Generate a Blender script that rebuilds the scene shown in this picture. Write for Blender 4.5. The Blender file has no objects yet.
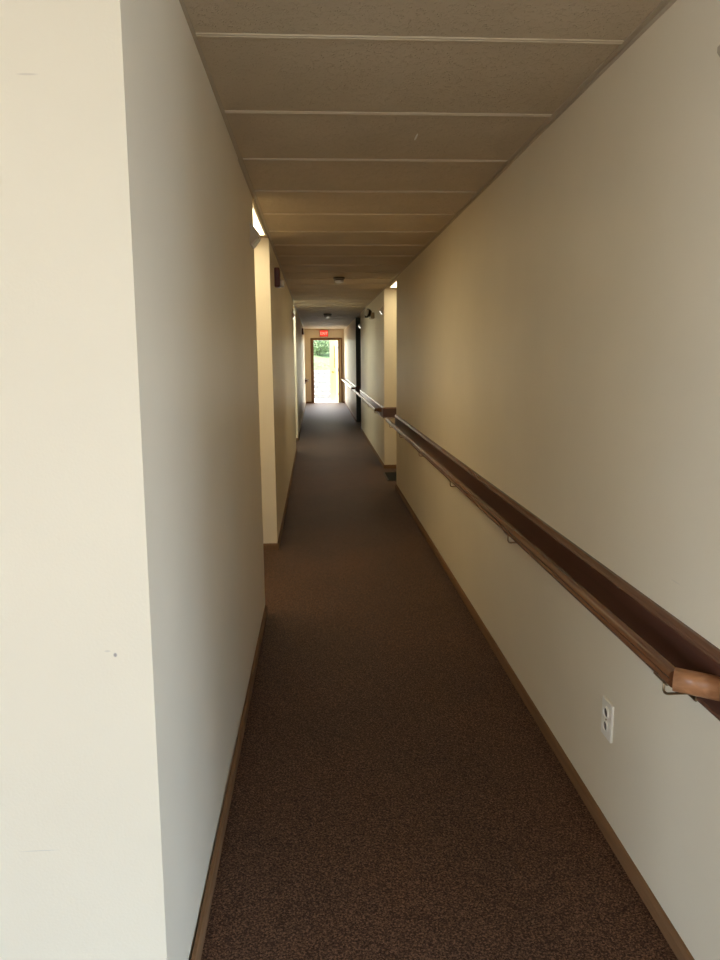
import bpy, bmesh, math, random
from mathutils import Vector, Matrix
random.seed(7)
S = bpy.context.scene
COL = S.collection
R = math.radians
H = 2.275            # ceiling height
XL, XR = -0.318, 0.858

# ------------------------------------------------------------------ materials
def nodes(name):
    m = bpy.data.materials.new(name); m.use_nodes = True
    nt = m.node_tree
    return m, nt, nt.nodes['Principled BSDF']

def N(nt, t, **kw):
    n = nt.nodes.new(t)
    for k, v in kw.items():
        if k.startswith('in_'):
            key = k[3:]
            n.inputs[int(key) if key.isdigit() else key].default_value = v
        else:
            setattr(n, k, v)
    return n

def L(nt, a, b): nt.links.new(a, b)

def rgba(c): return (c[0], c[1], c[2], 1)

def coords(nt):
    g = nt.nodes.new('ShaderNodeNewGeometry')
    return g.outputs['Position']

def mat_plain(name, col, rough=.5, metal=0, var=.06, scale=30, bump=0, bscale=200, spec=.5):
    m, nt, b = nodes(name)
    P = coords(nt)
    n = N(nt, 'ShaderNodeTexNoise', in_Scale=scale, in_Detail=4); L(nt, P, n.inputs['Vector'])
    r = N(nt, 'ShaderNodeValToRGB')
    r.color_ramp.elements[0].position = .3; r.color_ramp.elements[1].position = .7
    r.color_ramp.elements[0].color = rgba([c*(1-var) for c in col]); r.color_ramp.elements[1].color = rgba([min(1, c*(1+var)) for c in col])
    L(nt, n.outputs['Fac'], r.inputs['Fac']); L(nt, r.outputs['Color'], b.inputs['Base Color'])
    b.inputs['Roughness'].default_value = rough; b.inputs['Metallic'].default_value = metal
    b.inputs['Specular IOR Level'].default_value = spec
    if bump:
        n2 = N(nt, 'ShaderNodeTexNoise', in_Scale=bscale, in_Detail=3); L(nt, P, n2.inputs['Vector'])
        bp = N(nt, 'ShaderNodeBump', in_Strength=bump, in_Distance=.002); L(nt, n2.outputs['Fac'], bp.inputs['Height'])
        L(nt, bp.outputs['Normal'], b.inputs['Normal'])
    return m

def mat_wall(name, col, marks=()):
    """painted drywall: faint roller texture, faint blotches, a few scuffs and scratches with a place of their own"""
    m, nt, b = nodes(name)
    P = coords(nt)
    n = N(nt, 'ShaderNodeTexNoise', in_Scale=2.2, in_Detail=5); L(nt, P, n.inputs['Vector'])
    r = N(nt, 'ShaderNodeValToRGB')
    r.color_ramp.elements[0].position = .3; r.color_ramp.elements[1].position = .7
    r.color_ramp.elements[0].color = rgba([c*.97 for c in col]); r.color_ramp.elements[1].color = rgba([c*1.02 for c in col])
    L(nt, n.outputs['Fac'], r.inputs['Fac'])
    out = r.outputs['Color']
    for (c, s, dark, k) in marks:
        sub = N(nt, 'ShaderNodeVectorMath', operation='SUBTRACT'); L(nt, P, sub.inputs[0]); sub.inputs[1].default_value = c
        # thin scratches wander a little
        dv = N(nt, 'ShaderNodeVectorMath', operation='DIVIDE'); L(nt, sub.outputs[0], dv.inputs[0]); dv.inputs[1].default_value = s
        ln = N(nt, 'ShaderNodeVectorMath', operation='LENGTH'); L(nt, dv.outputs[0], ln.inputs[0])
        mr = N(nt, 'ShaderNodeMapRange'); L(nt, ln.outputs['Value'], mr.inputs['Value'])
        mr.inputs['From Min'].default_value = .5; mr.inputs['From Max'].default_value = 1.0
        mr.inputs['To Min'].default_value = k; mr.inputs['To Max'].default_value = 0
        mx = N(nt, 'ShaderNodeMix', data_type='RGBA'); L(nt, mr.outputs[0], mx.inputs['Factor']); L(nt, out, mx.inputs['A'])
        mx.inputs['B'].default_value = rgba(dark); out = mx.outputs['Result']
    L(nt, out, b.inputs['Base Color'])
    b.inputs['Roughness'].default_value = .45
    b.inputs['Specular IOR Level'].default_value = .3
    n2 = N(nt, 'ShaderNodeTexNoise', in_Scale=180, in_Detail=2); L(nt, P, n2.inputs['Vector'])
    n3 = N(nt, 'ShaderNodeTexNoise', in_Scale=3, in_Detail=2); L(nt, P, n3.inputs['Vector'])
    ad = N(nt, 'ShaderNodeMath', operation='MULTIPLY_ADD'); L(nt, n3.outputs['Fac'], ad.inputs[0]); ad.inputs[1].default_value = 6; L(nt, n2.outputs['Fac'], ad.inputs[2])
    bp = N(nt, 'ShaderNodeBump', in_Strength=.25, in_Distance=.0012); L(nt, ad.outputs[0], bp.inputs['Height'])
    L(nt, bp.outputs['Normal'], b.inputs['Normal'])
    return m

def mat_carpet():
    m, nt, b = nodes('brown_loop_carpet')
    P = coords(nt)
    v = N(nt, 'ShaderNodeTexVoronoi', in_Scale=290); L(nt, P, v.inputs['Vector'])
    n = N(nt, 'ShaderNodeTexNoise', in_Scale=170, in_Detail=3); L(nt, P, n.inputs['Vector'])
    bw = N(nt, 'ShaderNodeSeparateColor'); L(nt, v.outputs['Color'], bw.inputs[0])
    mixv = N(nt, 'ShaderNodeMath', operation='MULTIPLY_ADD'); L(nt, n.outputs['Fac'], mixv.inputs[0]); mixv.inputs[1].default_value = .9
    h = N(nt, 'ShaderNodeMath', operation='MULTIPLY'); L(nt, bw.outputs[0], h.inputs[0]); h.inputs[1].default_value = .55
    L(nt, h.outputs[0], mixv.inputs[2])
    r = N(nt, 'ShaderNodeValToRGB')
    e = r.color_ramp.elements
    e[0].position = .3; e[0].color = (.019, .011, .008, 1)
    e[1].position = 1.0; e[1].color = (.21, .122, .076, 1)
    q = e.new(.55); q.color = (.047, .024, .015, 1)
    q = e.new(.78); q.color = (.097, .053, .033, 1)
    L(nt, mixv.outputs[0], r.inputs['Fac'])
    n2 = N(nt, 'ShaderNodeTexNoise', in_Scale=1.6, in_Detail=4); L(nt, P, n2.inputs['Vector'])
    r2 = N(nt, 'ShaderNodeValToRGB'); r2.color_ramp.elements[0].position = .35; r2.color_ramp.elements[1].position = .65
    r2.color_ramp.elements[0].color = (.88, .88, .9, 1); r2.color_ramp.elements[1].color = (1.08, 1.02, 1.0, 1)
    L(nt, n2.outputs['Fac'], r2.inputs['Fac'])
    mx = N(nt, 'ShaderNodeMix', data_type='RGBA', blend_type='MULTIPLY'); mx.inputs['Factor'].default_value = 1
    L(nt, r.outputs['Color'], mx.inputs['A']); L(nt, r2.outputs['Color'], mx.inputs['B'])
    L(nt, mx.outputs['Result'], b.inputs['Base Color'])
    b.inputs['Roughness'].default_value = .6; b.inputs['Specular IOR Level'].default_value = .12
    b.inputs['Sheen Weight'].default_value = .12; b.inputs['Sheen Roughness'].default_value = .25
    bp = N(nt, 'ShaderNodeBump', in_Strength=.45, in_Distance=.003); L(nt, v.outputs['Distance'], bp.inputs['Height'])
    L(nt, bp.outputs['Normal'], b.inputs['Normal'])
    return m

def mat_ceiling():
    m, nt, b = nodes('textured_ceiling_tile')
    P = coords(nt)
    mp = N(nt, 'ShaderNodeMapping'); L(nt, P, mp.inputs['Vector']); mp.inputs['Scale'].default_value = (1, 1.5, 1)
    n = N(nt, 'ShaderNodeTexNoise', in_Scale=75, in_Detail=4, in_Distortion=1.2); L(nt, mp.outputs[0], n.inputs['Vector'])
    v = N(nt, 'ShaderNodeTexVoronoi', in_Scale=42, feature='DISTANCE_TO_EDGE'); L(nt, mp.outputs[0], v.inputs['Vector'])
    r = N(nt, 'ShaderNodeValToRGB'); r.color_ramp.elements[0].position = .56; r.color_ramp.elements[1].position = .66
    L(nt, n.outputs['Fac'], r.inputs['Fac'])
    bp = N(nt, 'ShaderNodeBump', in_Strength=.7, in_Distance=.005); L(nt, r.outputs['Color'], bp.inputs['Height'])
    L(nt, bp.outputs['Normal'], b.inputs['Normal'])
    # the small pale nick on the third tile
    sub = N(nt, 'ShaderNodeVectorMath', operation='SUBTRACT'); L(nt, P, sub.inputs[0]); sub.inputs[1].default_value = (.398, 2.943, H)
    dv = N(nt, 'ShaderNodeVectorMath', operation='DIVIDE'); L(nt, sub.outputs[0], dv.inputs[0]); dv.inputs[1].default_value = (.004, .045, 1)
    ln = N(nt, 'ShaderNodeVectorMath', operation='LENGTH'); L(nt, dv.outputs[0], ln.inputs[0])
    lt = N(nt, 'ShaderNodeMath', operation='LESS_THAN'); L(nt, ln.outputs['Value'], lt.inputs[0]); lt.inputs[1].default_value = 1
    n2 = N(nt, 'ShaderNodeTexNoise', in_Scale=3, in_Detail=3); L(nt, P, n2.inputs['Vector'])
    r2 = N(nt, 'ShaderNodeValToRGB'); r2.color_ramp.elements[0].position = .3; r2.color_ramp.elements[1].position = .7
    r2.color_ramp.elements[0].color = (.53, .435, .305, 1); r2.color_ramp.elements[1].color = (.59, .485, .345, 1)
    L(nt, n2.outputs['Fac'], r2.inputs['Fac'])
    mx = N(nt, 'ShaderNodeMix', data_type='RGBA'); L(nt, lt.outputs[0], mx.inputs['Factor']); L(nt, r2.outputs['Color'], mx.inputs['A']); mx.inputs['B'].default_value = (.9, .88, .82, 1)
    L(nt, mx.outputs['Result'], b.inputs['Base Color'])
    b.inputs['Roughness'].default_value = .7; b.inputs['Specular IOR Level'].default_value = .25
    return m

def mat_wood(name, dark, light, rough=.28, axis='Y', spec=.5):
    m, nt, b = nodes(name)
    P = coords(nt)
    mp = N(nt, 'ShaderNodeMapping'); L(nt, P, mp.inputs['Vector'])
    sc = {'Y': (60, 2.5, 60), 'Z': (60, 60, 2.5), 'X': (2.5, 60, 60)}[axis]
    mp.inputs['Scale'].default_value = sc
    n = N(nt, 'ShaderNodeTexNoise', in_Scale=1.0, in_Detail=6, in_Distortion=.6); L(nt, mp.outputs[0], n.inputs['Vector'])
    r = N(nt, 'ShaderNodeValToRGB'); r.color_ramp.elements[0].position = .3; r.color_ramp.elements[1].position = .7
    r.color_ramp.elements[0].color = rgba(dark); r.color_ramp.elements[1].color = rgba(light)
    L(nt, n.outputs['Fac'], r.inputs['Fac']); L(nt, r.outputs['Color'], b.inputs['Base Color'])
    b.inputs['Roughness'].default_value = rough; b.inputs['Specular IOR Level'].default_value = spec
    bp = N(nt, 'ShaderNodeBump', in_Strength=.08, in_Distance=.001); L(nt, n.outputs['Fac'], bp.inputs['Height'])
    L(nt, bp.outputs['Normal'], b.inputs['Normal'])
    return m

def mat_emit(name, col, strength, base=(.8, .8, .8)):
    m, nt, b = nodes(name)
    b.inputs['Base Color'].default_value = rgba(base)
    b.inputs['Emission Color'].default_value = rgba(col); b.inputs['Emission Strength'].default_value = strength
    b.inputs['Roughness'].default_value = .5
    return m

def mat_glass(name, tint=(.5, .5, .5)):
    m, nt, b = nodes(name)
    b.inputs['Base Color'].default_value = rgba(tint); b.inputs['Roughness'].default_value = .05
    b.inputs['Transmission Weight'].default_value = .85
    return m

WALLC = (.80, .722, .57)
M = {}
M['wall'] = mat_wall('cream_wall_paint', WALLC, [
    ((-.386, 1.3, .897), (.004, .01, .005), (.25, .23, .22), .8),
    ((-.40, 1.3, .905), (.007, .01, .0025), (.4, .38, .36), .3),
    ((-.463, 1.3, 1.902), (.02, .01, .0022), (.5, .43, .36), .4),
    ((-.556, 1.3, .498), (.045, .01, .0012), (.45, .44, .43), .4),
    ((-.318, 2.36, .65), (.01, .004, .05), (.4, .38, .36), .3),
    ((-.318, 2.31, .61), (.01, .003, .02), (.35, .33, .31), .4),
    ((-.318, 2.1, .83), (.01, .002, .03), (.45, .42, .38), .3),
    ((.858, 1.63, .90), (.01, .03, .002), (.45, .42, .38), .25),
])
M['carpet'] = mat_carpet()
M['ceiling'] = mat_ceiling()
M['tbar'] = mat_plain('tan_painted_grid_metal', (.57, .475, .34), rough=.6, var=.03)
M['angle'] = mat_plain('brownish_wall_angle_metal', (.48, .40, .29), rough=.5, var=.03)
M['base'] = mat_wood('brown_wood_baseboard', (.175, .092, .042), (.235, .128, .062), rough=.6, spec=.25)
M['rail'] = mat_wood('stained_oak_rail', (.115, .046, .020), (.215, .092, .040), rough=.26)
M['rail_end'] = mat_wood('lighter_oak_end_piece', (.34, .15, .065), (.50, .25, .12), rough=.3, axis='X')
M['board'] = mat_wood('dark_walnut_stained_board', (.075, .030, .020), (.105, .043, .027), rough=.3)
M['mould'] = mat_wood('brown_board_moulding', (.13, .060, .036), (.18, .085, .05), rough=.25)
M['brass'] = mat_plain('dull_bronze_metal', (.30, .22, .13), rough=.35, metal=1, var=.1)
M['ivory'] = mat_plain('ivory_plastic', (.86, .83, .74), rough=.3, var=.01)
M['socket'] = mat_plain('dark_socket_recess_shade', (.035, .024, .017), rough=.35, var=.02)
M['black'] = mat_plain('black_slot', (.01, .008, .007), rough=.5, var=.1)
M['maroon'] = mat_plain('dark_red_plastic', (.10, .012, .012), rough=.3, var=.05)
M['lens'] = mat_plain('clear_white_lens', (.90, .89, .86), rough=.12, var=.02)
M['wedge'] = mat_plain('beige_enamel', (.46, .38, .28), rough=.35, var=.02)
M['wedgelens'] = mat_plain('tan_glossy_diffuser', (.46, .39, .29), rough=.12, var=.02)
M['emerg'] = mat_plain('aged_beige_housing', (.32, .28, .21), rough=.45, var=.04)
M['darkglass'] = mat_plain('dark_brown_lamp_head', (.035, .025, .015), rough=.25, var=.1)
M['detector'] = mat_plain('white_detector_plastic', (.85, .83, .77), rough=.18, var=.01)
M['detdark'] = mat_plain('dark_detector_base', (.10, .085, .06), rough=.5, var=.05)
M['mat'] = mat_plain('charcoal_mat', (.022, .022, .02), rough=.95, var=.3, scale=200, bump=.5, bscale=300, spec=.1)
M['doorcase'] = mat_wood('brown_door_casing', (.15, .075, .03), (.22, .115, .05), rough=.35, axis='Z')
M['jamb'] = mat_wood('pale_sunlit_jamb', (.55, .42, .26), (.62, .48, .30), rough=.35, axis='Z')
M['leaf'] = mat_plain('pale_yellow_door_paint', (.45, .36, .09), rough=.35, var=.02)
M['leafedge'] = mat_plain('grey_door_edge', (.09, .085, .09), rough=.5, var=.03)
M['knob'] = mat_plain('dark_bronze_knob', (.10, .08, .05), rough=.3, metal=.8)
M['darkpane'] = mat_plain('dark_door_glass', (.03, .03, .025), rough=.25, spec=.3)
M['shade_green'] = mat_plain('dark_green_grey_recess_shade', (.05, .055, .04), rough=.45, var=.08)  # shade of the unlit recess side, put into a dark colour
M['red_sign'] = mat_emit('lit_red_sign_face', (1.0, .07, .04), .8, base=(.5, .03, .02))
M['sign_letters'] = mat_emit('lit_pale_letters', (1.0, .30, .22), 1.1)
M['signbox'] = mat_plain('red_sign_housing', (.45, .05, .03), rough=.4)
M['concrete'] = mat_plain('pale_concrete', (.62, .60, .56), rough=.9, var=.12, scale=6, bump=.4, bscale=80)
M['stair'] = mat_plain('grey_timber_stair', (.42, .40, .38), rough=.85, var=.2, scale=9)
M['tread'] = mat_plain('pale_worn_tread', (.70, .67, .62), rough=.85, var=.12, scale=9)
M['grass'] = mat_plain('summer_grass', (.20, .29, .12), rough=.9, var=.4, scale=14, bump=.8, bscale=60)
M['leafgreen'] = mat_plain('bright_green_leaves', (.22, .30, .14), rough=.6, var=.4, scale=8)
M['leafdark'] = mat_plain('mid_green_leaves', (.15, .22, .10), rough=.6, var=.4, scale=8)
M['bark'] = mat_plain('brown_bark', (.10, .075, .05), rough=.9, var=.3)
M['alu'] = mat_plain('painted_window_frame', (.55, .52, .47), rough=.4, var=.02)
M['diff_warm'] = mat_emit('warm_lit_diffuser', (1.0, .82, .52), 5.0)
M['window_glow'] = mat_emit('window_light_stand_in', (.95, 1.0, .86), 5.0)

# ------------------------------------------------------------------ mesh helpers
def obj(name, bm, mat, parent=None, smooth=False, bevel=0, seg=2):
    bmesh.ops.recalc_face_normals(bm, faces=bm.faces[:])
    me = bpy.data.meshes.new(name); bm.to_mesh(me); bm.free()
    o = bpy.data.objects.new(name, me); COL.objects.link(o)
    for mm in (mat if isinstance(mat, (list, tuple)) else [mat]): me.materials.append(mm)
    if smooth:
        for p in me.polygons: p.use_smooth = True
    if bevel:
        b = o.modifiers.new('bevel', 'BEVEL'); b.width = bevel; b.segments = seg; b.limit_method = 'ANGLE'; b.angle_limit = R(40)
    if parent is not None: o.parent = parent
    return o

def thing(name, label, cat, loc=(0, 0, 0), rotz=0, group=None):
    o = bpy.data.objects.new(name, None); COL.objects.link(o)
    o.empty_display_size = .05
    o.location = loc; o.rotation_euler = (0, 0, rotz)
    return tag(o, label, cat, group)

def tag(o, label, cat, group=None):
    o['label'] = label; o['category'] = cat
    if group: o['group'] = group
    return o

def struct(o):
    o['kind'] = 'structure'; return o

def box(bm, x0, x1, y0, y1, z0, z1, mtx=None):
    vs = [bm.verts.new((x, y, z)) for z in (z0, z1) for y in (y0, y1) for x in (x0, x1)]
    for f in ((0, 2, 3, 1), (4, 5, 7, 6), (0, 1, 5, 4), (2, 6, 7, 3), (0, 4, 6, 2), (1, 3, 7, 5)):
        bm.faces.new([vs[i] for i in f])
    if mtx is not None: bmesh.ops.transform(bm, matrix=mtx, verts=vs)
    return vs

def prism(bm, poly, z0, z1):
    a = [bm.verts.new((x, y, z0)) for x, y in poly]; b = [bm.verts.new((x, y, z1)) for x, y in poly]
    n = len(poly)
    bm.faces.new(a[::-1]); bm.faces.new(b)
    for i in range(n): bm.faces.new((a[i], a[(i+1) % n], b[(i+1) % n], b[i]))

def sweep(bm, path, prof, side=1, z=0):
    """sweep a closed (offset, height) profile along an xy path; offset grows to the left (side 1) or right (-1)"""
    pts = [Vector(p) for p in path]; rings = []
    for i, p in enumerate(pts):
        d0 = (p - pts[i-1]).normalized() if i else None
        d1 = (pts[i+1] - p).normalized() if i < len(pts)-1 else None
        n0 = Vector((-d0.y, d0.x)) if d0 else None; n1 = Vector((-d1.y, d1.x)) if d1 else None
        if n0 is None: n = n1
        elif n1 is None: n = n0
        else:
            n = (n0 + n1).normalized(); n = n / max(.3, n.dot(n0))
        rings.append([bm.verts.new((p.x + side*n.x*o, p.y + side*n.y*o, z + h)) for o, h in prof])
    k = len(prof)
    for a, b in zip(rings, rings[1:]):
        for j in range(k): bm.faces.new((a[j], a[(j+1) % k], b[(j+1) % k], b[j]))
    bm.faces.new(rings[0][::-1]); bm.faces.new(rings[-1])

def tube(bm, pts, r, n=10):
    pts = [Vector(p) for p in pts]; rings = []
    for i, p in enumerate(pts):
        t = ((pts[min(i+1, len(pts)-1)] - pts[max(i-1, 0)])).normalized()
        ref = Vector((0, 0, 1)) if abs(t.z) < .9 else Vector((0, 1, 0))
        u = t.cross(ref).normalized(); w = t.cross(u).normalized()
        rings.append([bm.verts.new(p + r*(math.cos(2*math.pi*k/n)*u + math.sin(2*math.pi*k/n)*w)) for k in range(n)])
    for a, b in zip(rings, rings[1:]):
        for j in range(n): bm.faces.new((a[j], a[(j+1) % n], b[(j+1) % n], b[j]))
    bm.faces.new(rings[0]); bm.faces.new(rings[-1][::-1])

def lathe(bm, prof, n=24, mtx=None):
    """profile (r, z) spun about z"""
    vs = []; rings = []
    for r, z in prof:
        if r < 1e-6: ring = [bm.verts.new((0, 0, z))]
        else: ring = [bm.verts.new((r*math.cos(2*math.pi*k/n), r*math.sin(2*math.pi*k/n), z)) for k in range(n)]
        rings.append(ring); vs += ring
    for a, b in zip(rings, rings[1:]):
        for j in range(n):
            if len(a) == 1: bm.faces.new((a[0], b[(j+1) % n], b[j]))
            elif len(b) == 1: bm.faces.new((a[j], a[(j+1) % n], b[0]))
            else: bm.faces.new((a[j], a[(j+1) % n], b[(j+1) % n], b[j]))
    if len(rings[0]) > 1: bm.faces.new(rings[0][::-1])
    if len(rings[-1]) > 1: bm.faces.new(rings[-1])
    if mtx is not None: bmesh.ops.transform(bm, matrix=mtx, verts=vs)

def B(): return bmesh.new()

# ------------------------------------------------------------------ the room shell
def wall(name, poly, z1=2.5):
    bm = B(); prism(bm, poly, 0, z1)
    return struct(obj(name, bm, M['wall']))

Y1, Y2, Y3, Y4 = 3.97, 5.35, 11.1, 12.55        # left recesses
Q1, Q2, Q3, Q4 = 7.82, 9.25, 14.2, 15.95        # right recesses
YE = 22.75                                       # end wall
XL3, XLE = -.345, -.36
nearw = wall('wall_left', [(-3.5, 1.3), (XL, 1.3), (XL, Y1), (-1.7, Y1), (-1.7, Y1-.15), (XL-.15, Y1-.15), (XL-.15, 1.45), (-3.5, 1.45)])
for v in nearw.data.vertices:                 # the corner bead is a little out of plumb
    if abs(v.co.x-XL) < .001 and abs(v.co.y-1.3) < .001: v.co.x += .016 if v.co.z > 1 else -.009
wall('wall_left', [(-1.7, Y2), (-.322, Y2), (-.336, Y3), (-1.7, Y3), (-1.7, Y3-.15), (-.486, Y3-.15), (-.472, Y2+.15), (-1.7, Y2+.15)])
wall('wall_left', [(-1.7, Y4), (XL3, Y4), (XLE, YE), (XLE-.15, YE), (XL3-.15, Y4+.15), (-1.7, Y4+.15)])
wall('wall_left_recess', [(-1.85, Y1-.15), (-1.7, Y1-.15), (-1.7, Y2+.15), (-1.85, Y2+.15)])
wall('wall_left_recess', [(-1.85, Y3-.15), (-1.7, Y3-.15), (-1.7, Y4+.15), (-1.85, Y4+.15)])
wall('wall_right', [(3.2, 1.1), (XR, 1.1), (XR, Q1), (2.2, Q1), (2.2, Q1-.15), (XR+.15, Q1-.15), (XR+.15, 1.25), (3.2, 1.25)])
RY0, RY1 = -2.8, .9
wall('wall_right', [(2.2, Q2), (XR, Q2), (XR, Q3), (2.2, Q3), (2.2, Q3-.15), (XR+.15, Q3-.15), (XR+.15, Q2+.15), (2.2, Q2+.15)])
wall('wall_right', [(2.2, Q4), (XR, Q4), (XR+.004, YE), (XR+.15, YE), (XR+.15, Q4+.15), (2.2, Q4+.15)])
wall('wall_right_recess', [(2.2, Q1-.15), (2.35, Q1-.15), (2.35, Q2+.15), (2.2, Q2+.15)])
wall('wall_right_recess', [(2.2, Q3-.15), (2.35, Q3-.15), (2.35, Q4+.15), (2.2, Q4+.15)])
# end wall with the doorway
DX0, DX1, DZ = -.105, .70, 1.955
bm = B()
box(bm, XLE-.15, DX0, YE, YE+.15, 0, 2.5); box(bm, DX1, XR+.15, YE, YE+.15, 0, 2.5); box(bm, DX0, DX1, YE, YE+.15, DZ, 2.5)
struct(obj('wall_end', bm, M['wall']))
# lobby behind the camera: back wall with a wide glazed opening, side wall
WX0, WX1, WZ0, WZ1 = -2.9, 2.9, .12, 1.80
bm = B()
box(bm, -3.65, WX0, -3.15, -3, 0, 2.5); box(bm, WX1, 3.35, -3.15, -3, 0, 2.5)
box(bm, WX0, WX1, -3.15, -3, WZ1, 2.5); box(bm, WX0, WX1, -3.15, -3, 0, WZ0)
struct(obj('wall_back', bm, M['wall']))
bm = B()
SY0, SY1 = -2.7, .7
box(bm, -3.65, -3.5, -3, SY0, 0, 2.5); box(bm, -3.65, -3.5, SY1, 1.45, 0, 2.5)
box(bm, -3.65, -3.5, SY0, SY1, WZ1, 2.5); box(bm, -3.65, -3.5, SY0, SY1, 0, WZ0)
struct(obj('wall_lobby_side', bm, M['wall']))
bm = B()
for yy in (SY0, -1.6, -.45, SY1-.05): box(bm, -3.62, -3.55, yy, yy+.05, WZ0, WZ1)
for z in (WZ0, WZ1-.05): box(bm, -3.615, -3.555, SY0, SY1, z, z+.05)
struct(obj('added_window_left', bm, M['alu']))  # unseen side opening added to let light onto the right wall
bm = B()
box(bm, 3.2, 3.35, -3, RY0, 0, 2.5); box(bm, 3.2, 3.35, RY1, 1.25, 0, 2.5)
box(bm, 3.2, 3.35, RY0, RY1, WZ1, 2.5); box(bm, 3.2, 3.35, RY0, RY1, 0, WZ0)
struct(obj('wall_lobby_right', bm, M['wall']))
bm = B()
for yy in (RY0, -1.57, -.33, RY1-.05): box(bm, 3.25, 3.32, yy, yy+.05, WZ0, WZ1)
for z in (WZ0, WZ1-.05): box(bm, 3.255, 3.315, RY0, RY1, z, z+.05)
struct(obj('added_window_right', bm, M['alu']))  # unseen opening added to let light onto the near left wall
bm = B()
for x in (WX0, -1.45, 0, 1.45, WX1-.05): box(bm, x, x+.05, -3.12, -3.05, WZ0, WZ1)
for z in (WZ0, WZ1-.05): box(bm, WX0, WX1, -3.115, -3.055, z, z+.05)
struct(obj('window_1', bm, M['alu']))

bm = B(); box(bm, -3.7, 3.4, -3.2, YE+.16, -.1, 0)
struct(obj('floor', bm, M['carpet']))
bm = B(); box(bm, -3.7, 3.4, -3.2, YE+.16, H, H+.08)
struct(obj('ceiling', bm, M['ceiling']))

# suspended ceiling: cross bars and wall angles
def corr_x(y):
    if y < Y1: return XL
    if y < Y3: return -.322 - .014*(y-Y2)/(Y3-Y2) if y > Y2 else XL
    return -.336 if y < Y4 else XL3 + (XLE-XL3)*(y-Y4)/(YE-Y4)
ys = []
y = 2.07-.6*2
while y < YE: ys.append(y); y += .6
bm = B()
for y in ys:
    box(bm, corr_x(y)+.02, XR-.02, y-.010, y+.010, H-.004, H+.01)
    box(bm, corr_x(y)+.02, XR-.02, y-.003, y+.003, H-.006, H-.003)
struct(obj('trim_1', bm, M['tbar']))
angle = [(0, -.014), (.002, -.014), (.002, -.003), (.019, -.003), (.019, .006), (0, .006)]
bm = B()
sweep(bm, [(XL, 1.3), (XL, Y1), (-.322, Y2), (-.336, Y3), (XL3, Y4), (XLE, YE)], angle, -1, H)
struct(obj('trim_2', bm, M['angle']))
bm = B(); sweep(bm, [(XR, 1.1), (XR, Q4), (XR+.004, YE)], angle, 1, H)
struct(obj('trim_3', bm, M['angle']))
bm = B(); sweep(bm, [(XLE, YE), (XR, YE)], angle, -1, H)
struct(obj('trim_4', bm, M['jamb']))

# baseboards
bprof = [(-.002, 0), (.011, 0), (.011, .034), (.007, .046), (-.002, .048)]
def baseboard(name, path, side):
    bm = B(); sweep(bm, path, bprof, side); return struct(obj(name, bm, M['base']))
baseboard('baseboard_left', [(-3.5, 1.3), (XL, 1.3), (XL, Y1), (-1.7, Y1)], -1)
baseboard('baseboard_left', [(-1.7, Y2), (-.322, Y2), (-.336, Y3), (-1.7, Y3)], -1)
baseboard('baseboard_left', [(-1.7, Y4), (XL3, Y4), (XLE, YE), (DX0-.078, YE)], -1)
baseboard('baseboard_right', [(3.2, 1.1), (XR, 1.1), (XR, Q1), (2.2, Q1)], 1)
baseboard('baseboard_right', [(2.2, Q2), (XR, Q2), (XR, Q3), (2.2, Q3)], 1)
baseboard('baseboard_right', [(2.2, Q4), (XR, Q4), (XR+.004, YE), (DX1+.11, YE)], 1)

# ------------------------------------------------------------------ doorway at the far end
bm = B()
box(bm, DX0-.075, DX0, YE-.022, YE, 0, DZ+.05)
box(bm, DX1+.055, DX1+.105, YE-.022, YE, 0, DZ+.05)
box(bm, DX0, DX1+.055, YE-.022, YE, DZ, DZ+.05)
case = obj('door_frame', bm, M['doorcase'], bevel=.004); struct(case); case.name = 'trim_5'
bm = B()
box(bm, DX1+.018, DX1+.055, YE-.016, YE, .0, DZ)
struct(obj('trim_6', bm, M['jamb']))  # sunlit sliver beside the door, painted as a paler strip
bm = B()
box(bm, DX0, DX0+.02, YE-.01, YE+.155, 0, DZ); box(bm, DX1-.012, DX1+.018, YE-.02, YE+.155, 0, DZ)
box(bm, DX0+.02, DX1-.012, YE-.01, YE+.155, DZ-.02, DZ)
struct(obj('trim_7', bm, M['doorcase']))
bm = B(); box(bm, DX0-.02, DX1+.08, YE-.03, YE+.2, .0, .014)
struct(obj('trim_8', bm, M['alu']))

# door leaf, standing open outward
door = bpy.data.objects.new('door_1', None); COL.objects.link(door)
door.location = (DX1-.012, YE+.165, .02); door.rotation_euler = (0, 0, R(90+18)); struct(door)
Wd, Hd = .79, 1.915
# local x runs from hinge to latch edge, local y: inner face at y = +.0225 side (towards the doorway)
lx0, lx1, lz0, lz1 = .27, .36, 1.05, 1.75
bm = B()
box(bm, 0, lx0, -.022, .022, 0, Hd); box(bm, lx1, Wd-.07, -.022, .022, 0, Hd)
box(bm, lx0, lx1, -.022, .022, 0, lz0); box(bm, lx0, lx1, -.022, .022, lz1, Hd)
obj('leaf', bm, M['leaf'], door)
bm = B(); box(bm, Wd-.07, Wd, -.022, .022, 0, Hd); obj('latch_edge', bm, M['leafedge'], door)
bm = B(); box(bm, lx0, lx1, -.023, .023, lz0, lz1); obj('window_pane', bm, M['darkpane'], door)
for sgn in (1, -1):
    bm = B()
    lathe(bm, [(.034, 0), (.034, .006), (.012, .01), (.011, .03), (.026, .038), (.03, .05), (.024, .062), (0, .065)], 20,
          Matrix.Translation((.42, sgn*.022, .93)) @ Matrix.Rotation(-sgn*R(90), 4, 'X'))
    obj('door_knob', bm, M['knob'], door, smooth=True)
for z in (.25, 1.0, 1.7):
    bm = B(); tube(bm, [(-.004, .026, z-.045), (-.004, .026, z+.045)], .007); obj('hinge', bm, M['knob'], door, smooth=True)

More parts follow.
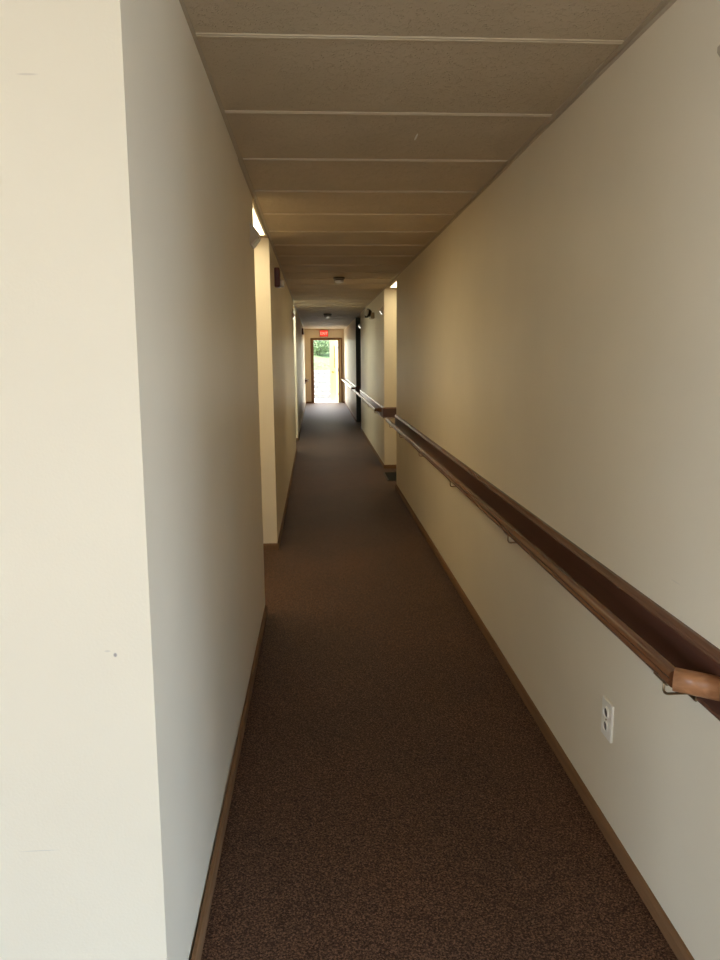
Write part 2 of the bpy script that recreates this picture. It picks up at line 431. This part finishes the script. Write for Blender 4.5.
# dark leaf added for shade on the second right-hand opening's unlit side
dd = bpy.data.objects.new('shade_panel_door', None); COL.objects.link(dd); dd.location = (XR+.002, Q4-.05, 0); struct(dd)
bm = B(); box(bm, .0, .9, 0, .045, .012, 2.265); obj('leaf', bm, M['shade_green'], dd, bevel=.003)
bm = B(); lathe(bm, [(.034, 0), (.034, .006), (.012, .01), (.011, .03), (.026, .038), (.03, .05), (.024, .062), (0, .065)], 20,
      Matrix.Translation((.82, 0, .95)) @ Matrix.Rotation(R(90), 4, 'X'))
obj('door_knob', bm, M['knob'], dd, smooth=True)

# ------------------------------------------------------------------ lit exit sign
t = thing('exit_sign', 'small lit red exit sign on the end wall above the open doorway', 'exit sign', (.24, YE, 2.142))
bm = B(); box(bm, -.128, .128, -.05, 0, -.098, .098); obj('housing', bm, M['signbox'], t, bevel=.006)
bm = B(); box(bm, -.118, .118, -.054, -.0495, -.088, .088); face = obj('sign_face', bm, M['red_sign'], t)
cu = bpy.data.curves.new('letters', 'FONT'); cu.body = 'EXIT'; cu.size = .115; cu.align_x = 'CENTER'; cu.align_y = 'CENTER'; cu.extrude = .001
tmp = bpy.data.objects.new('tmp', cu); COL.objects.link(tmp)
bpy.context.view_layer.update()
me = bpy.data.meshes.new_from_object(tmp); bpy.data.objects.remove(tmp); bpy.data.curves.remove(cu)
me.transform(Matrix.Translation((0, -.0555, 0)) @ Matrix.Rotation(R(90), 4, 'X'))
lt = bpy.data.objects.new('lettering', me); COL.objects.link(lt); me.materials.clear(); me.materials.append(M['sign_letters']); lt.parent = face

# ------------------------------------------------------------------ handrails
# all built facing -x from a wall at XR; s = -1 mirrors for the left wall
RX, RZ = .086, .743                      # rail axis: distance from wall, height
def oval(w, h, n=18):
    pts = []
    for k in range(n):
        a = 2*math.pi*k/n
        c, s = math.cos(a), math.sin(a)
        pts.append((w/2*math.copysign(abs(c)**.75, c), h/2*math.copysign(abs(s)**.75, s)))
    # a shallow groove along the outer side
    return pts
def rail_profile():
    p = oval(.034, .041, 24)
    out = []
    for o, h in p:
        if o > .013 and abs(h) < .005: o -= .003
        out.append((o, h))
    return out
BOARD_FLAT = [(-.001, .686), (.017, .686), (.017, .792), (-.001, .792)]
MOULD_TOP = [(-.001, .792), (.017, .792), (.017, .794), (.021, .796), (.022, .800), (.020, .804), (.018, .805), (.016, .809), (.009, .815), (-.001, .815)]
MOULD_BOT = [(-.001, .686), (.017, .686), (.020, .682), (.018, .676), (-.001, .674)]

def bracket(parent, x, y, s):
    """s = -1: wall on the right (+x) side"""
    bm = B()
    zt = RZ-.021
    w = x - s*0  # wall face
    rx = w + s*RX
    pts = [(rx, y, zt), (rx, y, zt-.026)]
    for k in range(1, 6):
        a = R(90)*k/5
        pts.append((rx - s*.012*(1-math.cos(a)), y, zt-.026-.012*math.sin(a)))
    pts.append((w + s*.02, y, zt-.038))
    tube(bm, pts, .0032, 8)
    br = obj('bracket', bm, M['brass'], parent, smooth=True)
    bm = B(); box(bm, rx-.011, rx+.011, y-.032, y+.032, zt-.003, zt+.002)
    obj('saddle_plate', bm, M['brass'], br, bevel=.0015)
    bm = B(); box(bm, min(w+s*.016, w+s*.021), max(w+s*.016, w+s*.021), y-.02, y+.02, zt-.05, zt-.024)
    obj('wall_plate', bm, M['brass'], br, bevel=.0015)
    return br

def handrail(label, s, wallx, board_path, rail_path, ends, brackets, group, board_side, bz=0):
    t = thing('handrail', label, 'handrail', (0, 0, 0), 0, group)
    bm = B(); sweep(bm, board_path, BOARD_FLAT, board_side, bz); bd = obj('backboard', bm, M['board'], t)
    bm = B(); sweep(bm, board_path, MOULD_TOP, board_side, bz); obj('top_moulding', bm, M['mould'], bd)
    bm = B(); sweep(bm, board_path, MOULD_BOT, board_side, bz); obj('bottom_moulding', bm, M['mould'], bd)
    bm = B(); sweep(bm, rail_path, rail_profile(), board_side, RZ); obj('rail', bm, M['rail'], t)
    for path, mat in ends:
        bm = B(); sweep(bm, path, [(o, h) for o, h in oval(.046, .050, 24)], board_side, RZ)
        e = obj('end_return', bm, mat, t)
        for p in e.data.polygons: p.use_smooth = len(p.vertices) == 4
        if mat is M['rail_end']: e['label'] = 'lighter orange-brown angled end piece'
    for yb in brackets: bracket(t, wallx, yb, s)
    return t
G = 'wooden wall handrails'
rx = XR - RX
h1 = handrail('long dark brown wooden handrail on the near right wall above the outlet', -1, XR,
         [(XR, 1.13), (XR, Q1-.002)], [(rx, 1.437), (rx, 8.02)], [([(XR-.014, 1.385), (rx-.003, 1.438)], M['rail_end'])],
         [1.487, 2.837, 4.137, 5.448, 6.75, 7.72], G, 1)
h2 = handrail('middle wooden handrail on the right wall, its board wrapping the lit corner', -1, XR,
         [(1.2, Q2), (XR, Q2), (XR, Q3-.01)], [(rx, 9.55), (rx, Q3-.02)], [([(XR-.014, 9.47), (rx+.002, 9.553)], M['rail'])],
         [9.75, 11.0, 12.3, 13.6], G, 1, -.02)
h3 = handrail('farthest right wall handrail running up to the open end doorway', -1, XR,
         [(1.2, Q4-.052), (XR-.002, Q4-.052), (XR-.002, Q4), (XR+.003, 22.6)], [(rx, 16.1), (rx, 22.68)], [([(XR-.014, 16.03), (rx+.002, 16.103)], M['rail'])],
         [16.3, 17.7, 19.1, 20.5, 21.9], G, 1, -.02)
h4 = handrail('short wooden handrail on the far left wall just before the exit', 1, XLE+.002,
         [(XLE+.004, 21.3), (XLE+.001, 22.6)], [(XLE+RX, 21.45), (XLE+RX, 22.45)],
         [([(XLE+.016, 21.39), (XLE+RX-.002, 21.453)], M['rail'])],
         [21.6, 22.3], G, -1, -.02)

# ------------------------------------------------------------------ wall outlet
t = thing('wall_outlet', 'ivory double electrical outlet low on the right wall under the handrail', 'outlet', (XR, 1.97, .362))
bm = B(); box(bm, -.007, .001, -.037, .037, -.059, .059); obj('cover_plate', bm, M['ivory'], t, bevel=.003)
for z in (-.0215, .0215):
    mt = Matrix.Translation((-.0068, 0, z)) @ Matrix.Rotation(R(-90), 4, 'Y')
    bm = B(); lathe(bm, [(.0140, 0), (.0140, .0042), (.0155, .0048), (.0175, .0042), (.0180, 0)], 28, mt); rc = obj('receptacle', bm, M['ivory'], t, smooth=True)
    bm = B(); lathe(bm, [(.0139, -.0005), (.0139, .0008), (0, .0008)], 28, mt); f = obj('socket_shade_disc', bm, M['socket'], rc)  # dark disc paints the shade inside the recessed socket
    f['label'] = 'dark brown disc for the shaded socket recess'
bm = B(); lathe(bm, [(.004, 0), (.004, .001), (0, .002)], 12, Matrix.Translation((-.007, 0, 0)) @ Matrix.Rotation(R(-90), 4, 'Y')); obj('screw', bm, M['brass'], t)

# ------------------------------------------------------------------ fire alarm signals on the left wall
def alarm(label, loc):
    t = thing('fire_alarm', label, 'fire alarm', loc, 0, 'fire alarm signals')
    bm = B(); box(bm, -.001, .042, -.06, .06, -.075, .075); obj('housing', bm, M['maroon'], t, bevel=.008)
    bm = B(); box(bm, .041, .072, -.035, .035, -.072, -.018); obj('strobe_lens', bm, M['lens'], t, bevel=.012, seg=3)
    bm = B()
    for k in range(5): box(bm, .0415, .0435, -.045, .045, .012+k*.011, .017+k*.011)
    obj('speaker_grille', bm, M['black'], t)
alarm('dark red fire alarm with white strobe high on left wall past the first opening', (-.3235, 6.02, 2.07))
alarm('far small dark red fire alarm high on the left wall near the exit', (-.352, 18.2, 2.055))

# ------------------------------------------------------------------ wedge-shaped wall lights
def wedge(label, loc, s):
    """s = +1 points to +x (left wall), -1 to -x (right wall)"""
    t = thing('wall_light', label, 'wall light', loc, 0, 'wedge wall lights')
    n, ln = .044, .14
    bm = B()
    prof = [(-.001, -.052), (.006, -.052), (n, -.005), (n, .005), (.006, .052), (-.001, .052)]
    a = [bm.verts.new((s*x, -ln/2, z)) for x, z in prof]; b = [bm.verts.new((s*x, ln/2, z)) for x, z in prof]
    bm.faces.new(a); bm.faces.new(b[::-1])
    for i in range(len(prof)): bm.faces.new((a[i], a[(i+1) % 6], b[(i+1) % 6], b[i]))
    obj('housing', bm, M['wedge'], t, bevel=.003)
    bm = B()
    p0, p1 = Vector((s*.011, 0, -.0475)), Vector((s*(n-.004), 0, -.0105))
    nrm = Vector((s*.78, 0, -.63)).normalized()*.002
    q = [bm.verts.new(p + Vector((0, yy, 0)) + k*nrm) for k in (-.5, 1) for p, yy in ((p0, -ln/2+.01), (p1, -ln/2+.01), (p1, ln/2-.01), (p0, ln/2-.01))]
    for f in ((3, 2, 1, 0), (4, 5, 6, 7), (0, 1, 5, 4), (1, 2, 6, 5), (2, 3, 7, 6), (3, 0, 4, 7)): bm.faces.new([q[i] for i in f])
    obj('lower_diffuser', bm, M['wedgelens'], t)
wedge('beige wedge-shaped wall light at the near left wall edge beside the bright recess', (XL, 3.82, 2.045), 1)
wedge('small far wedge wall light on the left wall before the second opening', (-.3345, 10.45, 2.015), 1)
wedge('wedge wall light on the right wall just beyond the lit opening', (XR, 9.42, 2.02), -1)
wedge('far wedge wall light on the right wall above the dark side opening', (XR, 14.06, 2.02), -1)
wedge('wedge wall light cut off by the top right edge of the picture', (XR, 1.46, 2.045), -1)

# ------------------------------------------------------------------ emergency light with two heads
t = thing('emergency_light', 'dark twin-headed emergency light high on the right wall past the lit opening', 'emergency light', (XR, 10.95, 2.035))
bm = B(); box(bm, -.055, .001, -.17, .17, -.05, .04); obj('housing', bm, M['emerg'], t, bevel=.01)
for yy, ang in ((-.12, 25), (.12, -10)):
    mt = Matrix.Translation((-.075, yy, .03)) @ Matrix.Rotation(R(-90+12), 4, 'Y') @ Matrix.Rotation(R(ang), 4, 'X')
    bm = B(); lathe(bm, [(.030, -.035), (.052, -.01), (.060, .02), (.060, .035)], 24, mt)
    hd = obj('lamp_head', bm, M['darkglass'], t, smooth=True)
    bm = B(); lathe(bm, [(.052, .034), (.050, .042), (.03, .049), (0, .051)], 24, mt); obj('lamp_lens', bm, M['emerg'], hd, smooth=True)

# ------------------------------------------------------------------ smoke detectors
def detector(label, loc, r):
    t = thing('smoke_detector', label, 'smoke detector', loc, 0, 'ceiling smoke detectors')
    bm = B(); lathe(bm, [(r, .001), (r, -.014), (r*.92, -.018), (0, -.018)], 28); obj('base', bm, M['detdark'], t)
    bm = B(); lathe(bm, [(r*.80, -.017), (r*.80, -.045), (r*.70, -.056), (r*.40, -.062), (0, -.063)], 28); obj('sensing_head', bm, M['detector'], t, smooth=True)
    bm = B(); lathe(bm, [(r*.82, -.024), (r*.82, -.034), (r*.79, -.034), (r*.79, -.024)], 28); obj('vent_ring', bm, M['detdark'], t)
detector('nearer round white smoke detector on the corridor ceiling', (.255, 7.95, H), .062)
detector('farther round smoke detector on the ceiling toward the exit door', (.237, 14.7, H), .085)

# ------------------------------------------------------------------ floor mat in the right-hand opening
bm = B(); box(bm, .825, 1.6, 8.30, 8.86, .0005, .012)
t = thing('door_mat', 'dark mat lying on the carpet in the lit right-hand opening', 'mat', (0, 0, 0))
obj('pile', bm, M['mat'], t, bevel=.004)
bm = B()
for a in ((.805, 1.62, 8.28, 8.30), (.805, 1.62, 8.86, 8.88), (.805, .825, 8.30, 8.86), (1.6, 1.62, 8.30, 8.86)): box(bm, a[0], a[1], a[2], a[3], .0005, .008)
obj('rubber_border', bm, M['black'], t)

# ------------------------------------------------------------------ ceiling lights in the side recesses
def ceil_light(label, loc, sx, sy, mat, power, col):
    t = thing('ceiling_light', label, 'ceiling light', loc, 0, 'recess ceiling lights')
    bm = B()
    for a in ((-sx, sx, -sy, -sy+.012), (-sx, sx, sy-.012, sy), (-sx, -sx+.012, -sy+.012, sy-.012), (sx-.012, sx, -sy+.012, sy-.012)): box(bm, a[0], a[1], a[2], a[3], -.008, .0005)
    obj('frame', bm, M['ivory'], t)
    bm = B(); box(bm, -sx+.012, sx-.012, -sy+.012, sy-.012, -.006, -.001); obj('diffuser', bm, mat, t)
    la = bpy.data.lights.new('recess_lamp', 'AREA'); la.shape = 'RECTANGLE'; la.size = 2*sx-.06; la.size_y = 2*sy-.06
    la.energy = power; la.color = col
    lo = bpy.data.objects.new('recess_lamp', la); COL.objects.link(lo); lo.location = (loc[0], loc[1], loc[2]-.012)
ceil_light('bright ceiling light in the near left recess behind the wall edge', (-.612, 4.60, H), .283, .60, M['diff_warm'], 2.5, (1, .87, .48))
ceil_light('added ceiling panel in the far left recess standing in for window light', (-.62, 11.75, H), .26, .5, M['window_glow'], 13, (.95, 1, .84))  # glowing panel added in place of a window lighting this recess
ceil_light('ceiling light in the right-hand recess by the mat', (1.16, 8.55, H), .26, .5, M['diff_warm'], 2.3, (1, .86, .48))

# ------------------------------------------------------------------ outside
bm = B(); box(bm, -40, 40, -40, -3.2, -.3, -.12); struct(obj('ground_front', bm, M['concrete']))
bm = B(); box(bm, -6, 8, YE+.16, 25.6, -.25, -.01); struct(obj('patio', bm, M['concrete']))
def bank_h(x, y):
    b = -.1 if y < 25.6 else max(-.1, min(.95, (y-25.4)*.36))
    b += max(0, min(1.6, (y-28.6)*.17))
    return b + .05*math.sin(x*1.3+y*.7)
bm = B()
nx, ny = 50, 44
gv = [[None]*(ny+1) for _ in range(nx+1)]
for i in range(nx+1):
    for j in range(ny+1):
        x = -9+20*i/nx; yv = 25.55+22*j/ny
        zz = bank_h(x, yv)
        if -.4 < x < .9 and yv < 29.2: zz = min(zz, bank_h(x, yv)-.3)
        gv[i][j] = bm.verts.new((x, yv, zz))
for i in range(nx):
    for j in range(ny): bm.faces.new((gv[i][j], gv[i+1][j], gv[i+1][j+1], gv[i][j+1]))
struct(obj('grass_bank', bm, M['grass'], smooth=True))
t = thing('garden_steps', 'pale steps climbing the grassy bank outside the open doorway', 'steps', (.12, 25.6, 0))
for k in range(6):
    bm = B(); box(bm, -.55, .62, k*.5, k*.5+.52, -.3, .15*(k+1)-.03); st = obj('step', bm, M['stair'], t)
    bm = B(); box(bm, -.57, .64, k*.5-.03, k*.5+.52, .15*(k+1)-.03, .15*(k+1)); obj('tread', bm, M['tread'], st)

def leaves(bm, c, rad, n, size):
    for _ in range(n):
        while True:
            v = Vector((random.uniform(-1, 1), random.uniform(-1, 1), random.uniform(-1, 1)))
            if .25 < v.length < 1: break
        p = Vector(c) + Vector((v.x*rad[0], v.y*rad[1], v.z*rad[2]))
        a = Vector((random.gauss(0, 1), random.gauss(0, 1), random.gauss(0, 1))).normalized()
        b = a.orthogonal().normalized(); l = size*random.uniform(.6, 1.3)
        cr = a.cross(b)*l*.12
        q = [bm.verts.new(p - a*l*.5), bm.verts.new(p + b*l*.3 + cr), bm.verts.new(p + a*l*.5), bm.verts.new(p - b*l*.3 + cr)]
        bm.faces.new(q)
def shrub(label, x, y, rad, hh, n, mat):
    z = bank_h(x, y)
    t = thing('shrub', label, 'shrub', (x, y, z-.05), 0, 'shrubs on the bank')
    bm = B()
    for k in range(5):
        a = random.uniform(0, 6.28); tube(bm, [(0, 0, 0), (.3*rad*math.cos(a), .3*rad*math.sin(a), hh*.5), (.6*rad*math.cos(a), .6*rad*math.sin(a), hh*.9)], .018, 6)
    obj('stems', bm, M['bark'], t)
    bm = B(); leaves(bm, (0, 0, hh*.6), (rad, rad, hh*.5), n, .16); obj('foliage', bm, mat, t)
def tree(label, x, y, hh, rad, n, mat):
    z = bank_h(x, y)
    t = thing('tree', label, 'tree', (x, y, z-.1), 0, 'trees behind the bank')
    bm = B(); tube(bm, [(0, 0, 0), (.05, 0, hh*.35), (0, .05, hh*.7)], .11, 10)
    for k in range(5):
        a = k*1.256; tube(bm, [(0, 0, hh*.4), (rad*.5*math.cos(a), rad*.5*math.sin(a), hh*.7)], .04, 6)
    obj('trunk', bm, M['bark'], t)
    bm = B(); leaves(bm, (0, 0, hh*.68), (rad, rad, hh*.38), n, .3); obj('crown', bm, mat, t)
shrub('green shrub on the bank seen left in the open doorway', .1, 32, .7, .8, 500, M['leafgreen'])
shrub('green shrub on the bank beside the door leaf, right of the other', 1.3, 35, .8, .7, 500, M['leafdark'])
tree('leafy tree at left behind the bank seen through the doorway', -.3, 41, 4.2, 1.6, 1300, M['leafgreen'])
tree('leafy tree at right behind the bank seen through the doorway', 1.5, 44, 4.6, 1.6, 1300, M['leafdark'])

# ------------------------------------------------------------------ daylight
SKY = 2.8
w = bpy.data.worlds.new('sky'); S.world = w; w.use_nodes = True
nt = w.node_tree; bg = nt.nodes['Background']
tc = nt.nodes.new('ShaderNodeTexCoord'); sp = nt.nodes.new('ShaderNodeSeparateXYZ'); rp = nt.nodes.new('ShaderNodeValToRGB')
L(nt, tc.outputs['Generated'], sp.inputs[0]); L(nt, sp.outputs['Z'], rp.inputs['Fac'])
rp.color_ramp.elements[0].position = .0; rp.color_ramp.elements[0].color = (.92, .96, 1, 1)
rp.color_ramp.elements[1].position = .9; rp.color_ramp.elements[1].color = (.62, .80, 1, 1)
L(nt, rp.outputs['Color'], bg.inputs['Color']); bg.inputs['Strength'].default_value = SKY
su = bpy.data.lights.new('sun', 'SUN'); su.energy = 15; su.angle = R(.6); su.color = (1, .94, .82)
so = bpy.data.objects.new('sun', su); COL.objects.link(so); so.location = (-5, 24, 9)
so.rotation_euler = Vector((.80, -.12, -.62)).to_track_quat('-Z', 'Y').to_euler()
def daylight_fill(loc, target, sx, sy, power, col):
    la = bpy.data.lights.new('daylight_fill', 'AREA'); la.shape = 'RECTANGLE'; la.size = sx; la.size_y = sy
    la.energy = power; la.color = col
    o = bpy.data.objects.new('daylight_fill', la); COL.objects.link(o); o.location = loc
    o.rotation_euler = (Vector(target)-Vector(loc)).to_track_quat('-Z', 'Z').to_euler()
# area lamps added outside the lobby openings and end door to brighten indoors
daylight_fill((3.2, -5.6, 3.0), (.1, 1.6, .6), 6.0, 3.0, 430, (.32, .64, 1.0))
daylight_fill((-6.0, -1.2, 3.1), (.86, .2, .3), 5.0, 3.0, 220, (.46, .71, 1.0))
daylight_fill((5.6, -2.6, 3.0), (-.3, 1.8, .5), 5.0, 3.0, 600, (.54, .73, 1.0))
pl = bpy.data.lights.new('warm_fill_lamp', 'POINT'); pl.energy = 11; pl.color = (1, .74, .40); pl.shadow_soft_size = .15  # unseen point lamp added behind the camera to warm the upper walls
po = bpy.data.objects.new('warm_fill_lamp', pl); COL.objects.link(po); po.location = (.2, -1.7, 2.12)
daylight_fill(((DX0+DX1)/2, YE+.35, DZ/2), ((DX0+DX1)/2, 0, DZ/2), DX1-DX0-.06, DZ-.06, 22, (.98, .94, .86))  # unseen lamp added in the doorway to lift the far end
daylight_fill((.3, YE+1.7, 2.75), (.3, YE-4, .2), 1.6, .8, 300, (.90, .92, 1.0))  # unseen lamp added outside above the door to brighten the far floor

# ------------------------------------------------------------------ camera
cam = bpy.data.cameras.new('camera'); co = bpy.data.objects.new('camera', cam); COL.objects.link(co)
r0 = (0.9982065971422978, -0.05936055947329772, -0.0077403747074418034)
r1 = (-0.017672047481097557, -0.16866586553792184, -0.9855148525213455)
r2 = (0.05719517601529305, 0.9838842156378772, -0.1694124023181859)
m = Matrix(((r0[0], -r1[0], -r2[0], 0), (r0[1], -r1[1], -r2[1], 0), (r0[2], -r1[2], -r2[2], 1.445), (0, 0, 0, 1)))
co.matrix_world = m
cam.sensor_fit = 'HORIZONTAL'; cam.sensor_width = 36; cam.lens = 36*721/720
cam.clip_start = .05; cam.clip_end = 300
S.camera = co
S.view_settings.view_transform = 'Standard'; S.view_settings.look = 'None'
S.view_settings.gamma = 1; S.view_settings.exposure = 0.16
S.view_settings.use_curve_mapping = False
S.cycles.max_bounces = 16; S.cycles.diffuse_bounces = 12; S.cycles.glossy_bounces = 6
S.cycles.sample_clamp_indirect = 20
